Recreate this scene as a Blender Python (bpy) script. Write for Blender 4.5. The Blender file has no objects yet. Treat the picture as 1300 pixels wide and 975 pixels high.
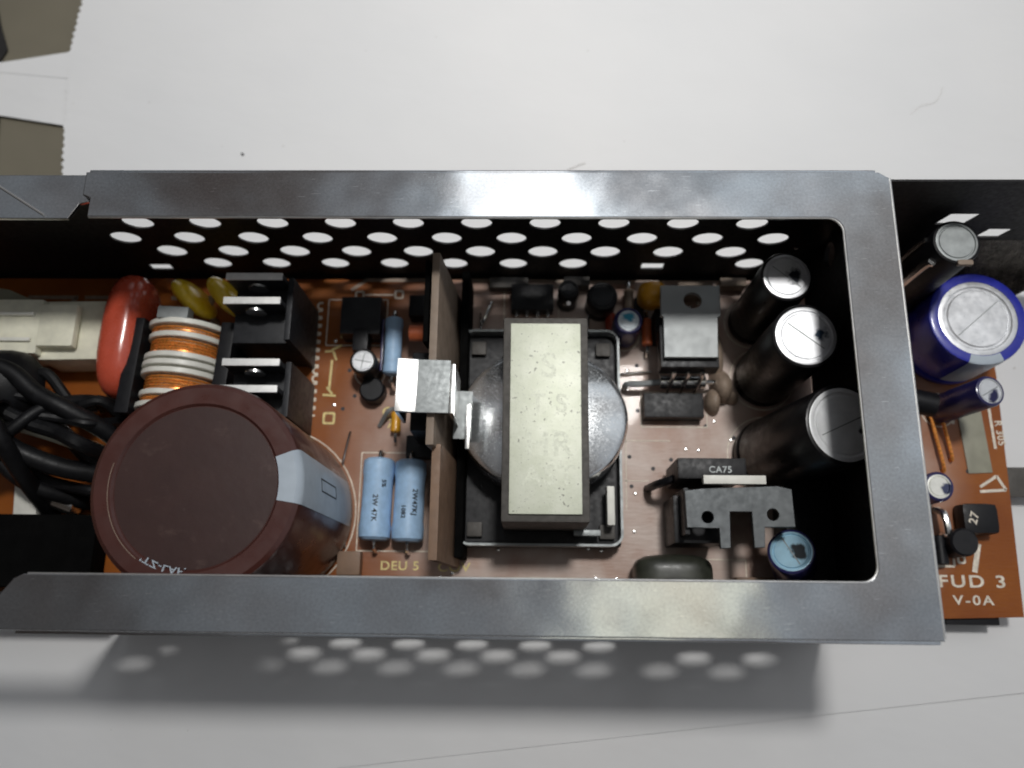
import bpy, bmesh, math, random
from mathutils import Matrix, Vector
random.seed(7)
MM = 0.001
R = math.radians
S = bpy.context.scene
C = S.collection
ZB = 7.0            # height of the board's top face above the table, mm

# ------------------------------------------------------------------ camera
cam = bpy.data.cameras.new('camera'); camo = bpy.data.objects.new('camera', cam); C.objects.link(camo)
cam.sensor_width = 36; cam.lens = 36*1050/1300; cam.clip_start = 0.002; cam.clip_end = 20
camo.matrix_world = (Matrix.Translation(Vector((0, 4.28, 179.96+ZB))*MM) @ Matrix.Rotation(0.00612, 4, 'Z')
                     @ Matrix.Rotation(0.26454, 4, 'X') @ Matrix.Rotation(0.020246, 4, 'Y'))
S.camera = camo
cam.dof.use_dof = True; cam.dof.focus_distance = 0.150; cam.dof.aperture_fstop = 15.0

# ------------------------------------------------------------------ light
w = bpy.data.worlds.new('World'); S.world = w; w.use_nodes = True
bg = w.node_tree.nodes['Background']; bg.inputs[1].default_value = 0.38
# made-up room light: brighter right and rear, darker front left, patches for metal reflections
_n = w.node_tree.nodes; _l = w.node_tree.links
_tc = _n.new('ShaderNodeTexCoord'); _dp = _n.new('ShaderNodeVectorMath'); _dp.operation = 'DOT_PRODUCT'
_dp.inputs[1].default_value = (0.70, 0.62, 0.35); _l.new(_tc.outputs['Generated'], _dp.inputs[0])
_mr = _n.new('ShaderNodeMapRange'); _mr.interpolation_type = 'SMOOTHSTEP'; _mr.inputs[1].default_value = -0.35; _mr.inputs[2].default_value = 1.0
_l.new(_dp.outputs['Value'], _mr.inputs[0])
_mx = _n.new('ShaderNodeMix'); _mx.data_type = 'RGBA'; _mx.inputs[6].default_value = (0.10, 0.085, 0.075, 1); _mx.inputs[7].default_value = (0.95, 1.0, 1.06, 1)
_l.new(_mr.outputs[0], _mx.inputs[0])
_nz = _n.new('ShaderNodeTexNoise'); _nz.inputs['Scale'].default_value = 4.5; _nz.inputs['Detail'].default_value = 2; _l.new(_tc.outputs['Generated'], _nz.inputs['Vector'])
_rp = _n.new('ShaderNodeValToRGB'); _e = _rp.color_ramp.elements; _e[0].position = 0.38; _e[0].color = (0.42, 0.34, 0.30, 1); _e[1].position = 0.60; _e[1].color = (1.5, 1.55, 1.6, 1)
_l.new(_nz.outputs[0], _rp.inputs[0])
_mm = _n.new('ShaderNodeMix'); _mm.data_type = 'RGBA'; _mm.blend_type = 'MULTIPLY'; _mm.inputs[0].default_value = 1.0
_l.new(_mx.outputs[2], _mm.inputs[6]); _l.new(_rp.outputs[0], _mm.inputs[7]); _l.new(_mm.outputs[2], bg.inputs[0])
def area(name, loc, target, size, power, col, shape='DISK', size_y=None, spread=None):
    l = bpy.data.lights.new(name, 'AREA'); l.shape = shape; l.size = size*MM; l.energy = power; l.color = col
    if size_y: l.size_y = size_y*MM
    if spread: l.spread = R(spread)
    o = bpy.data.objects.new(name, l); C.objects.link(o); o.location = Vector(loc)*MM
    o.rotation_euler = (Vector(target)-Vector(loc)).to_track_quat('-Z', 'Y').to_euler()
    o['kind'] = 'helper'
    return o
area('desk_lamp_light', (96, 262, 800), (14, 158, 0), 96, 0.355, (1.0, 0.985, 0.96), spread=50)
area('ceiling_window_light', (-15, 880, 1500), (0, 30, 0), 300, 0.8, (0.93, 0.97, 1.0), 'RECTANGLE', 420)
area('added_side_light', (470, 380, 900), (40, 40, 0), 560, 0.16, (0.92, 0.98, 1.0), 'RECTANGLE', 560)  # added soft panel that brightens the right flange's reflection
area('added_glint_light', (150, 10, 900), (20, 10, 0), 105, 0.06, (1.0, 0.98, 0.80), 'RECTANGLE', 170)  # added light that puts a warm glint on the front flange
S.view_settings.view_transform = 'Standard'; S.view_settings.look = 'None'
S.view_settings.exposure = 0.0; S.view_settings.gamma = 1
S.cycles.filter_width = 1.9
S.cycles.max_bounces = 8

# ------------------------------------------------------------------ materials
def nodes(name):
    m = bpy.data.materials.new(name); m.use_nodes = True
    nt = m.node_tree
    return m, nt, nt.nodes['Principled BSDF']
def noise(nt, scale, detail=4, stretch=(1, 1, 1), rot=0.0, rough=0.55):
    tc = nt.nodes.new('ShaderNodeTexCoord'); mp = nt.nodes.new('ShaderNodeMapping')
    mp.inputs['Scale'].default_value = stretch; mp.inputs['Rotation'].default_value = (0, 0, rot)
    n = nt.nodes.new('ShaderNodeTexNoise'); n.inputs['Scale'].default_value = scale*1000
    n.inputs['Detail'].default_value = detail; n.inputs['Roughness'].default_value = rough
    nt.links.new(tc.outputs['Object'], mp.inputs[0]); nt.links.new(mp.outputs[0], n.inputs['Vector'])
    return n.outputs[0]
def ramp(nt, fac, stops):
    r = nt.nodes.new('ShaderNodeValToRGB')
    while len(r.color_ramp.elements) < len(stops): r.color_ramp.elements.new(0.5)
    for e, (p, c) in zip(r.color_ramp.elements, stops):
        e.position = p; e.color = (c if isinstance(c, tuple) else (c, c, c)) + (1,)
    nt.links.new(fac, r.inputs[0]); return r.outputs[0]
def mix(nt, fac, a, b, mode='MIX'):
    m = nt.nodes.new('ShaderNodeMix'); m.data_type = 'RGBA'; m.blend_type = mode
    for i, v in ((0, fac), (6, a), (7, b)):
        if hasattr(v, 'links'): nt.links.new(v, m.inputs[i])
        else: m.inputs[i].default_value = v if i == 0 else tuple(v)+(1,)
    return m.outputs[2]
def bump(nt, b, h, dist, strength=1.0):
    n = nt.nodes.new('ShaderNodeBump'); n.inputs['Distance'].default_value = dist*MM; n.inputs['Strength'].default_value = strength
    nt.links.new(h, n.inputs['Height']); nt.links.new(n.outputs[0], b.inputs['Normal'])
def simple(name, col, rough=0.5, metal=0.0, var=0.18, scale=0.25, bumpd=0.0, coat=0.0, spec=None, trans=0.0):
    m, nt, b = nodes(name)
    f = noise(nt, scale, 5)
    c2 = tuple(max(0, min(1, v*(1-var*1.6))) for v in col); c1 = tuple(min(1, v*(1+var)) for v in col)
    nt.links.new(ramp(nt, f, [(0.3, c2), (0.7, c1)]), b.inputs['Base Color'])
    nt.links.new(ramp(nt, noise(nt, scale*2.3, 4), [(0.3, max(0.03, rough-0.09)), (0.7, min(1, rough+0.09))]), b.inputs['Roughness'])
    b.inputs['Metallic'].default_value = metal
    if coat: b.inputs['Coat Weight'].default_value = coat; b.inputs['Coat Roughness'].default_value = 0.12
    if spec is not None: b.inputs['Specular IOR Level'].default_value = spec
    if trans: b.inputs['Transmission Weight'].default_value = trans
    if bumpd: bump(nt, b, noise(nt, scale*4, 4), bumpd)
    return m
def steel(name, col, rough=0.3, spang=0.3, tarnish=0.5):
    m, nt, b = nodes(name); b.inputs['Metallic'].default_value = 1
    n1 = noise(nt, 2.2, 3); n2 = noise(nt, 0.05, 3, rot=.4)
    base = ramp(nt, n1, [(0.32, tuple(v*(1-spang) for v in col)), (0.68, col)])
    stain = ramp(nt, n2, [(0.36, (1, 1, 1)), (0.64, (0.78, 0.66, 0.60))])  # tarnish; its warm tone also stands in for brown reflections
    c = mix(nt, tarnish, base, stain, 'MULTIPLY')
    s1 = ramp(nt, noise(nt, 0.30, 2, (1, 14, 1), 0.9), [(0.715, 0.0), (0.745, .9)])
    s2 = ramp(nt, noise(nt, 0.26, 2, (1, 18, 1), -0.5), [(0.715, 0.0), (0.745, .9)])
    s = mix(nt, 1.0, s1, s2, 'ADD')
    c = mix(nt, s, c, (0.85, 0.86, 0.86))
    nt.links.new(c, b.inputs['Base Color'])
    rr = ramp(nt, noise(nt, 0.35, 4), [(0.3, rough*0.92), (0.7, rough*1.1)])
    nt.links.new(rr, b.inputs['Roughness'])
    n1b = nt.nodes.new('ShaderNodeBump'); n1b.inputs['Distance'].default_value = 0.6*MM; n1b.inputs['Strength'].default_value = 1.0
    nt.links.new(noise(nt, 0.035, 2, (1, 1, 1), 0.3), n1b.inputs['Height'])
    n2b = nt.nodes.new('ShaderNodeBump'); n2b.inputs['Distance'].default_value = 0.003*MM; n2b.inputs['Strength'].default_value = 0.6
    nt.links.new(mix(nt, 0.5, ramp(nt, noise(nt, 1.8, 4), [(0.2, 0), (0.8, 1)]), s), n2b.inputs['Height'])
    nt.links.new(n1b.outputs[0], n2b.inputs['Normal']); nt.links.new(n2b.outputs[0], b.inputs['Normal'])
    return m
M = {}
M['cover'] = steel('galvanised_steel', (0.62, 0.66, 0.69), 0.13, 0.16)
M['cover_edge'] = steel('bare_cut_steel', (0.80, 0.80, 0.78), 0.30, 0.1, 0.1)
M['chassis'] = simple('black_chassis_paint', (0.012, 0.011, 0.012), 0.55, var=.25, scale=.5, bumpd=.015, spec=.25)
M['bracket'] = simple('grey_bracket_metal', (0.12, 0.13, 0.135), 0.55, .4, .05, .3)

M['cut'] = simple('cut_aluminium', (0.82, 0.82, 0.80), 0.5, .35, .06, .6)
M['bright'] = steel('bright_tinned_metal', (0.86, 0.86, 0.84), 0.22, 0.08, 0.15)
M['alu_top'] = simple('aluminium_can_top', (0.78, 0.79, 0.81), 0.36, .55, .12, .3, .004)
M['alu_dull'] = simple('dull_aluminium', (0.33, 0.35, 0.35), 0.55, .55, .10, .5, .01)
M['sleeve_brown'] = simple('brown_vinyl_sleeve', (0.070, 0.023, 0.018), 0.34, var=.10, scale=.12, coat=.3)
M['disc_brown'] = simple('dark_brown_disc', (0.032, 0.015, 0.013), 0.45, var=.25, scale=.2, bumpd=.03)
m, nt, b = nodes('dusty_brown_disc'); M['disc_brown'] = m
c = ramp(nt, noise(nt, 0.2, 5), [(0.25, (0.036, 0.015, 0.013)), (0.75, (0.046, 0.020, 0.017))])
sm = ramp(nt, noise(nt, 0.16, 6, (1, 1.5, 1), .6, .7), [(0.60, 0.0), (0.72, 0.22)])
nt.links.new(mix(nt, sm, c, (0.17, 0.11, 0.09)), b.inputs['Base Color']); b.inputs['Roughness'].default_value = 0.42
bump(nt, b, noise(nt, 0.5, 4), 0.03)
M['sleeve_black'] = simple('black_vinyl_sleeve', (0.009, 0.008, 0.009), 0.36, var=.2, spec=.35)
M['sleeve_blue'] = simple('blue_vinyl_sleeve', (0.022, 0.030, 0.36), 0.35, var=.10, coat=.3)
M['sleeve_navy'] = simple('navy_vinyl_sleeve', (0.020, 0.018, 0.10), 0.35, var=.10, coat=.3)
M['stripe'] = simple('pale_blue_grey_stripe', (0.43, 0.49, 0.55), 0.42, var=.06, coat=.2)
M['ink'] = simple('dark_printing_ink', (0.03, 0.03, 0.035), 0.6)
M['silk'] = simple('cream_silkscreen_ink', (0.80, 0.72, 0.60), 0.65, var=.2, scale=.8)
M['silk_yellow'] = simple('yellow_silkscreen_ink', (0.82, 0.68, 0.30), 0.65, var=.2, scale=.8)
M['red'] = simple('red_epoxy_coating', (0.54, 0.085, 0.045), 0.26, var=.06, coat=.6)
M['yellow'] = simple('mustard_ceramic_coating', (0.92, 0.62, 0.03), 0.3, var=.08, coat=.5)
M['orange'] = simple('orange_epoxy', (0.80, 0.38, 0.02), 0.35, var=.08, coat=.3)
M['copper'] = simple('enamelled_copper_wire', (0.85, 0.32, 0.07), 0.30, .5, .15, .8)
M['white_plastic'] = simple('white_bobbin_plastic', (0.78, 0.77, 0.70), 0.45, var=.08)
M['cream_plastic'] = simple('cream_nylon_housing', (0.86, 0.84, 0.68), 0.42, var=.10, bumpd=.02, coat=.1)
M['black_plastic'] = simple('black_moulded_plastic', (0.008, 0.008, 0.010), 0.45, var=.2, scale=.4, bumpd=.008, spec=.28)
M['grey_black'] = simple('black_anodised_metal', (0.020, 0.021, 0.024), 0.45, .1, .2, .4, .008, spec=.35)
M['ferrite'] = simple('grey_ferrite', (0.075, 0.068, 0.06), 0.6, .1, .2, .5, .02)
M['resistor'] = simple('pale_blue_resistor_enamel', (0.40, 0.60, 0.84), 0.48, var=.10, scale=.5, bumpd=.02)
M['resistor_red'] = simple('orange_red_resistor_enamel', (0.72, 0.17, 0.06), 0.45, var=.1)
M['tan'] = simple('tan_insulating_board', (0.27, 0.205, 0.155), 0.60, var=.12, scale=.3, bumpd=.02)
M['tan_dark'] = simple('brown_insulating_board', (0.25, 0.155, 0.100), 0.6, var=.14, scale=.3, bumpd=.02)
M['glue'] = simple('tan_fixing_glue', (0.33, 0.25, 0.19), 0.55, var=.2, scale=.3, bumpd=.12)
M['foil'] = simple('wound_foil_tape', (0.80, 0.82, 0.83), 0.20, .95, .06, 1.2, .0006)
M['smoke'] = simple('translucent_green_grey_film', (0.045, 0.048, 0.036), 0.4, var=.3, coat=.05)
M['shade_black'] = simple('matt_shade_black', (0.004, 0.004, 0.004), 0.9, spec=.05)  # near-black that puts deep shade into the colour
M['cable'] = simple('black_cable_jacket', (0.006, 0.006, 0.007), 0.5, var=.3, scale=.4, bumpd=.03, spec=.3)
M['glass_grey'] = simple('grey_green_tape', (0.30, 0.29, 0.22), 0.4, var=.1)
M['desk'] = simple('olive_brown_desktop', (0.185, 0.165, 0.120), 0.55, var=.16, scale=.012)
M['desk_black'] = simple('black_rubber_mat', (0.012, 0.011, 0.010), 0.7)

# printed circuit board: glossy orange-brown laminate with a dusty film, its pale tone lifted to stand in for light
m, nt, b = nodes('phenolic_board'); M['pcb'] = m
base = ramp(nt, noise(nt, 0.07, 5), [(0.25, (0.21, 0.050, 0.005)), (0.75, (0.34, 0.105, 0.012))])
base = mix(nt, ramp(nt, noise(nt, 0.9, 3, (1, 6, 1)), [(0.35, 0.0), (0.75, 0.5)]), base, (0.24, 0.07, 0.02))
geo = nt.nodes.new('ShaderNodeTexCoord')
gr = nt.nodes.new('ShaderNodeTexGradient'); gr.gradient_type = 'SPHERICAL'
mp2 = nt.nodes.new('ShaderNodeVectorMath'); mp2.operation = 'MULTIPLY_ADD'
nt.links.new(geo.outputs['Object'], mp2.inputs[0]); mp2.inputs[1].default_value = (14, 17, 0); mp2.inputs[2].default_value = (-0.36, -0.66, 0)
nt.links.new(mp2.outputs[0], gr.inputs[0])
film = nt.nodes.new('ShaderNodeMath'); film.operation = 'MULTIPLY'
nt.links.new(ramp(nt, gr.outputs[0], [(0.0, 0.0), (0.30, 1.0)]), film.inputs[0]); nt.links.new(ramp(nt, noise(nt, 0.08, 5), [(0.3, 0.35), (0.6, 1.0)]), film.inputs[1])
col = mix(nt, film.outputs[0], base, (0.58, 0.465, 0.405))
nt.links.new(col, b.inputs['Base Color']); b.inputs['Roughness'].default_value = 0.38
b.inputs['Coat Weight'].default_value = 0.08; b.inputs['Specular IOR Level'].default_value = 0.28
bump(nt, b, noise(nt, 0.35, 4, (1, 5, 1)), 0.06)

# paper
m, nt, b = nodes('white_paper'); M['paper'] = m
c = ramp(nt, noise(nt, 0.012, 3), [(0.3, (0.725, 0.73, 0.735)), (0.7, (0.79, 0.785, 0.78))])
sp = ramp(nt, noise(nt, 0.45, 1), [(0.80, 0.0), (0.83, 0.6)])
nt.links.new(mix(nt, sp, c, (0.5, 0.48, 0.46)), b.inputs['Base Color']); b.inputs['Roughness'].default_value = 0.75
b.inputs['Specular IOR Level'].default_value = 0.25
bump(nt, b, noise(nt, 0.02, 4, (1, 1.6, 1), 0.5), 1.6, 0.6)

# transformer label plate: pale lacquered steel with specks and a worn print
m, nt, b = nodes('pale_speckled_steel'); M['plate'] = m
c = ramp(nt, noise(nt, 0.25, 4), [(0.3, (0.57, 0.60, 0.47)), (0.7, (0.70, 0.72, 0.60))])
sp = ramp(nt, noise(nt, 1.0, 2), [(0.66, 0.0), (0.73, 0.75)])
sp2 = ramp(nt, noise(nt, 2.4, 2), [(0.60, 0.0), (0.70, 0.30)])
c = mix(nt, sp2, mix(nt, sp, c, (0.16, 0.16, 0.13)), (0.33, 0.35, 0.30))
nt.links.new(c, b.inputs['Base Color']); b.inputs['Roughness'].default_value = 0.45; b.inputs['Metallic'].default_value = 0.15
bump(nt, b, noise(nt, 1.5, 3), 0.02)

# stained can tops: blotches of dark adhesive
def stained(name, spot, col=(0.02, 0.022, 0.03), metalcol=(0.80, 0.81, 0.83), metal=0.6):
    m, nt, b = nodes(name); b.inputs['Metallic'].default_value = metal
    tc = nt.nodes.new('ShaderNodeTexCoord'); v = nt.nodes.new('ShaderNodeVectorMath'); v.operation = 'DISTANCE'
    nt.links.new(tc.outputs['Object'], v.inputs[0]); v.inputs[1].default_value = tuple(k*MM for k in spot)
    a = nt.nodes.new('ShaderNodeMath'); a.operation = 'MULTIPLY_ADD'; a.inputs[1].default_value = 0.42
    k_ = nt.nodes.new('ShaderNodeMath'); k_.operation = 'MULTIPLY'; k_.inputs[1].default_value = 100
    nt.links.new(v.outputs['Value'], k_.inputs[0]); nt.links.new(noise(nt, 0.35, 3), a.inputs[0]); nt.links.new(k_.outputs[0], a.inputs[2])
    f = ramp(nt, a.outputs[0], [(0.31, 1.0), (0.37, 0.0)])
    base = ramp(nt, noise(nt, 0.4, 4), [(0.3, tuple(x*.82 for x in metalcol)), (0.7, metalcol)])
    nt.links.new(mix(nt, f, base, col), b.inputs['Base Color'])
    b.inputs['Roughness'].default_value = 0.36
    bump(nt, b, noise(nt, 0.8, 3), 0.02)
    return m

# ------------------------------------------------------------------ geometry helpers (all in mm)
def finish(bm, smooth=True, ang=35):
    bmesh.ops.recalc_face_normals(bm, faces=bm.faces)
    for f in bm.faces: f.smooth = smooth
    if smooth:
        for e in bm.edges:
            if len(e.link_faces) == 2 and e.calc_face_angle(0) > R(ang): e.smooth = False
def bx(sx, sy, sz, c=(0, 0, 0), bev=0.25, seg=2, bm=None, rot=None):
    """box with its base centre at c"""
    t = bmesh.new(); bmesh.ops.create_cube(t, size=1)
    for v in t.verts: v.co = Vector((v.co.x*sx, v.co.y*sy, (v.co.z+0.5)*sz))
    bev = min(bev, 0.45*min(sx, sy, sz))
    if bev > 0: bmesh.ops.bevel(t, geom=list(t.edges), offset=bev, segments=seg, affect='EDGES', profile=0.7)
    if rot: bmesh.ops.transform(t, matrix=Matrix.Rotation(R(rot[1]), 4, rot[0]), verts=t.verts)
    bmesh.ops.translate(t, vec=Vector(c), verts=t.verts)
    return merge(bm, t)
def merge(bm, t):
    if bm is None: return t
    me = bpy.data.meshes.new('t'); t.to_mesh(me); t.free(); bm.from_mesh(me); bpy.data.meshes.remove(me); return bm
def lathe(prof, seg=40, axis='Z', c=(0, 0, 0), bm=None, a0=0, a1=360, sx=1, sy=1):
    t = bmesh.new(); full = abs(a1-a0) >= 359.9
    n = seg if full else seg+1
    rings = []
    for r, z in prof:
        if r < 1e-6 and full: rings.append([t.verts.new((0, 0, z))]*n); continue
        rings.append([t.verts.new((r*sx*math.cos(R(a0+(a1-a0)*k/seg)), r*sy*math.sin(R(a0+(a1-a0)*k/seg)), z)) for k in range(n)])
    for A, B in zip(rings, rings[1:]):
        for k in range(seg):
            q = [A[k], A[(k+1) % n], B[(k+1) % n], B[k]]
            u = []
            for v in q:
                if v not in u: u.append(v)
            if len(u) > 2:
                try: t.faces.new(u)
                except ValueError: pass
    if axis == 'X': bmesh.ops.transform(t, matrix=Matrix.Rotation(R(90), 4, 'Y'), verts=t.verts)
    if axis == 'Y': bmesh.ops.transform(t, matrix=Matrix.Rotation(R(-90), 4, 'X'), verts=t.verts)
    bmesh.ops.translate(t, vec=Vector(c), verts=t.verts)
    return merge(bm, t)
def cyl(r, h, axis='Z', c=(0, 0, 0), bm=None, seg=28, bev=0.15):
    b = min(bev, r*.4, h*.4)
    return lathe([(0, 0), (r-b, 0), (r, b), (r, h-b), (r-b, h), (0, h)], seg, axis, c, bm)
def smoothpath(pts, n=8):
    P = [Vector(p) for p in pts]
    if len(P) < 3: return P
    out = []
    for i in range(len(P)-1):
        p0, p1, p2, p3 = P[max(i-1, 0)], P[i], P[i+1], P[min(i+2, len(P)-1)]
        for k in range(n):
            t = k/n
            out.append(0.5*((2*p1)+(p2-p0)*t+(2*p0-5*p1+4*p2-p3)*t*t+(3*p1-p0-3*p2+p3)*t**3))
    out.append(P[-1]); return out
def tube(pts, r, bm=None, seg=10, n=8, smooth=True):
    P = smoothpath(pts, n) if smooth else [Vector(p) for p in pts]
    t = bmesh.new(); prev = None; up = Vector((0.01, 0.02, 1)).normalized(); rings = []
    for i, p in enumerate(P):
        d = (P[min(i+1, len(P)-1)]-P[max(i-1, 0)]).normalized()
        if abs(d.dot(up)) > 0.97: up = Vector((1, 0.03, 0.02)).normalized()
        x = d.cross(up).normalized(); y = d.cross(x).normalized(); up = -y if y.dot(up) < 0 else y
        x = d.cross(up).normalized()
        rr = r(i/(len(P)-1)) if callable(r) else r
        rings.append([t.verts.new(p+x*rr*math.cos(2*math.pi*k/seg)+up*rr*math.sin(2*math.pi*k/seg)) for k in range(seg)])
    for A, B in zip(rings, rings[1:]):
        for k in range(seg): t.faces.new([A[k], A[(k+1) % seg], B[(k+1) % seg], B[k]])
    t.faces.new(rings[0]); t.faces.new(rings[-1])
    return merge(bm, t)
def plate(outline, holes=(), th=1.0, bev=0.0, plane='XY'):
    """flat sheet cut to an outline with holes; thickness centred on the plane"""
    cu = bpy.data.curves.new('t', 'CURVE'); cu.dimensions = '2D'; cu.fill_mode = 'BOTH'; cu.extrude = th/2-bev; cu.bevel_depth = bev; cu.bevel_resolution = 1
    if bev: cu.offset = -bev
    for poly in [outline]+list(holes):
        s = cu.splines.new('POLY'); s.points.add(len(poly)-1); s.use_cyclic_u = True
        for q, p in zip(s.points, poly): q.co = (p[0], p[1], 0, 1)
    bm = curve_bm(cu)
    if plane == 'XZ': bmesh.ops.transform(bm, matrix=Matrix.Rotation(R(90), 4, 'X'), verts=bm.verts)
    if plane == 'YZ': bmesh.ops.transform(bm, matrix=Matrix(((0, 0, 1, 0), (1, 0, 0, 0), (0, 1, 0, 0), (0, 0, 0, 1))), verts=bm.verts)
    return bm
def curve_bm(cu):
    o = bpy.data.objects.new('t', cu); C.objects.link(o)
    dg = bpy.context.evaluated_depsgraph_get(); dg.update()
    me = bpy.data.meshes.new_from_object(o.evaluated_get(dg))
    bm = bmesh.new(); bm.from_mesh(me); bpy.data.meshes.remove(me)
    bpy.data.objects.remove(o); bpy.data.curves.remove(cu)
    bmesh.ops.remove_doubles(bm, verts=bm.verts, dist=1e-4)
    return bm
def text(s, size, th=0.04, sx=1.0, space=1.1):
    cu = bpy.data.curves.new('t', 'FONT'); cu.body = s; cu.size = size; cu.extrude = th; cu.align_x = 'CENTER'; cu.align_y = 'CENTER'
    cu.space_character = space; cu.offset = size*0.018
    bm = curve_bm(cu)
    for v in bm.verts: v.co.x *= sx
    return bm
def circle(cx, cy, rx, ry=None, n=24):
    ry = ry or rx
    return [(cx+rx*math.cos(2*math.pi*k/n), cy+ry*math.sin(2*math.pi*k/n)) for k in range(n)]
def rrect(x0, y0, x1, y1, r, n=6):
    if not isinstance(r, (list, tuple)): r = [r]*4
    out = []
    for (cx, cy, a), q in zip(((x1, y1, 0), (x0, y1, 90), (x0, y0, 180), (x1, y0, 270)), r):
        if q <= 0: out.append((cx, cy)); continue
        ox = cx-q if cx == x1 else cx+q; oy = cy-q if cy == y1 else cy+q
        out += [(ox+q*math.cos(R(a+90*k/n)), oy+q*math.sin(R(a+90*k/n))) for k in range(n+1)]
    return out

# ------------------------------------------------------------------ object helpers
def thing(name, label, cat, base):
    o = bpy.data.objects.new(name, None); C.objects.link(o); o.empty_display_size = 0.01
    o.location = Vector(base)*MM; o['label'] = label; o['category'] = cat; o['base'] = list(base)
    return o
def obj(name, bm, mat, parent=None, at=(0, 0, 0), rot=None, label=None, smooth=True, board=False, group=None):
    """at: for a part of a thing, the place in scene mm (board parts measure height from the board's face); for a sub-part, local mm"""
    finish(bm, smooth)
    bmesh.ops.scale(bm, vec=(MM, MM, MM), verts=bm.verts)
    me = bpy.data.meshes.new(name); bm.to_mesh(me); bm.free()
    me.materials.append(M[mat] if isinstance(mat, str) else mat)
    o = bpy.data.objects.new(name, me); C.objects.link(o)
    p = Vector(at)
    if parent is not None:
        o.parent = parent
        if 'base' in parent: p = p-Vector(parent['base'])
    o.location = p*MM
    if rot: o.rotation_euler = tuple(R(a) for a in rot)
    if label: o['label'] = label
    if group: o['group'] = group
    return o
def copy_part(o, at, parent=None, rot=None, label=None):
    c = o.copy(); C.objects.link(c); p = parent or o.parent; c.parent = p
    c.location = (Vector(at)-Vector(p['base']))*MM
    if rot: c.rotation_euler = tuple(R(a) for a in rot)
    if label: c['label'] = label
    for ch in [x for x in list(C.objects) if x.parent == o]:
        d = ch.copy(); C.objects.link(d); d.parent = c
    return c

# ------------------------------------------------------------------ table and paper
t = obj('table_top', bx(900, 700, 18, (0, 0, -18.6), 1), 'desk'); t['kind'] = 'structure'
def sheet(name, pts, z, label, curl=None):
    bm = plate(pts, th=0.12)
    o = obj(name, bm, 'paper', None, (0, 0, z), smooth=False, label=label); o['category'] = 'paper'; o['group'] = 'white paper sheets on the desk'
    return o
# the top sheet: its left edge is torn into fine teeth
left = []
ctrl = [(-36-130, -46.0), (-124, -46), (-121, 40), (-118.9, 108), (-120.6, 123.5), (-122.6, 145), (-121.6, 161), (-119, 185), (-118, 260)]
seq = ctrl[2:]
for (ax, ay), (cx_, cy_) in zip(seq, seq[1:]):
    n = max(1, int(abs(cy_-ay)/1.0))
    for k in range(n):
        u = k/n; left.append((ax+(cx_-ax)*u+(0.32 if k % 2 else -0.32)*(0.5+random.random()), ay+(cy_-ay)*u))
top = left+[(-118, 260), (260, 262), (262, 6.5), (103.7, -11.7), (-36, -27.9), (-122, -38)]
sheet('paper_sheet', top, 0.62, 'large white paper sheet under the power supply with a finely toothed left edge')
sheet('paper_sheet', [(-150, -160), (262, -158), (258, 60), (-110, 20), (-150, 10)], 0.22, 'white paper sheet showing below the slanting thin edge line in front of the case')
sheet('paper_sheet', [(-172, 129.8), (-137.7, 126.2), (-112, 121.8), (-90, 119.5), (-88, 144), (-112, 145.9), (-137, 142.8), (-172, 137.5)], 0.36, 'narrow white paper strip poking out left from beneath the large sheet')
sheet('paper_sheet', [(-172, 139.9), (-140, 142.2), (-122, 145.4), (-100, 149.5), (-100, 134), (-122, 137.2), (-150, 140.2)], 0.50, 'thin folded paper corner lying on the narrow strip at upper left')
o = obj('rubber_mat', plate([(-200, 60), (-134.5, 60), (-135.4, 100), (-138.6, 127), (-136.5, 130), (-141.5, 142), (-139.8, 146.5), (-142.9, 154), (-150, 175), (-200, 178)], th=0.25), 'desk_black', None, (0, 0, 0.0), label='black rubber mat on the desk at the far left behind the paper strip')
o['category'] = 'mat'

def fibre(pts, r_, label, mat='ink'):
    o = obj('fibre', tube(pts, r_, seg=6), mat, None, (0, 0, 0.72), label=label); o['category'] = 'fibre'; o['group'] = 'fibres and specks on the paper'
fibre([(6.5, 108.5, 0), (9, 110.2, 0.05), (12, 111.6, 0.3), (13.5, 112.2, 0.1)], .05, 'faint short hair on the white paper above the middle of the case', 'tan')
fibre([(96, 126, 0), (99, 128.5, .1), (102, 129.2, .3), (104, 131.5, .1), (105, 134, 0)], .022, 'thin curled hair on the white paper at the upper right', 'tan')
fibre([(-73.6, 114.9, 0.1), (-73.1, 114.5, .1)], .3, 'tiny dark speck on the white paper at the upper left')
# ------------------------------------------------------------------ metal case
HB = 45.93          # top of the cover above the board's face
ZT = ZB+HB
case = thing('power_supply_case', 'long open metal power supply case with a galvanised frame top and perforated black walls', 'case', (0, 40, 0.8))
W1 = (0.0, 80.0)
# cover: frame plate with a round cornered window
out = [(-81.3, 80), (-81.3, 73.4), (-79.9, 71.3)]
outline = [(-81.5, 0.0), (63.9, 0.0), (63.9, 78.9), (62.2, 80.3), (-81.5, 80.3), (-81.5, 77.2), (-81.3, 73.8), (-80.0, 71.3), (-72, 71.3)]
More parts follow.
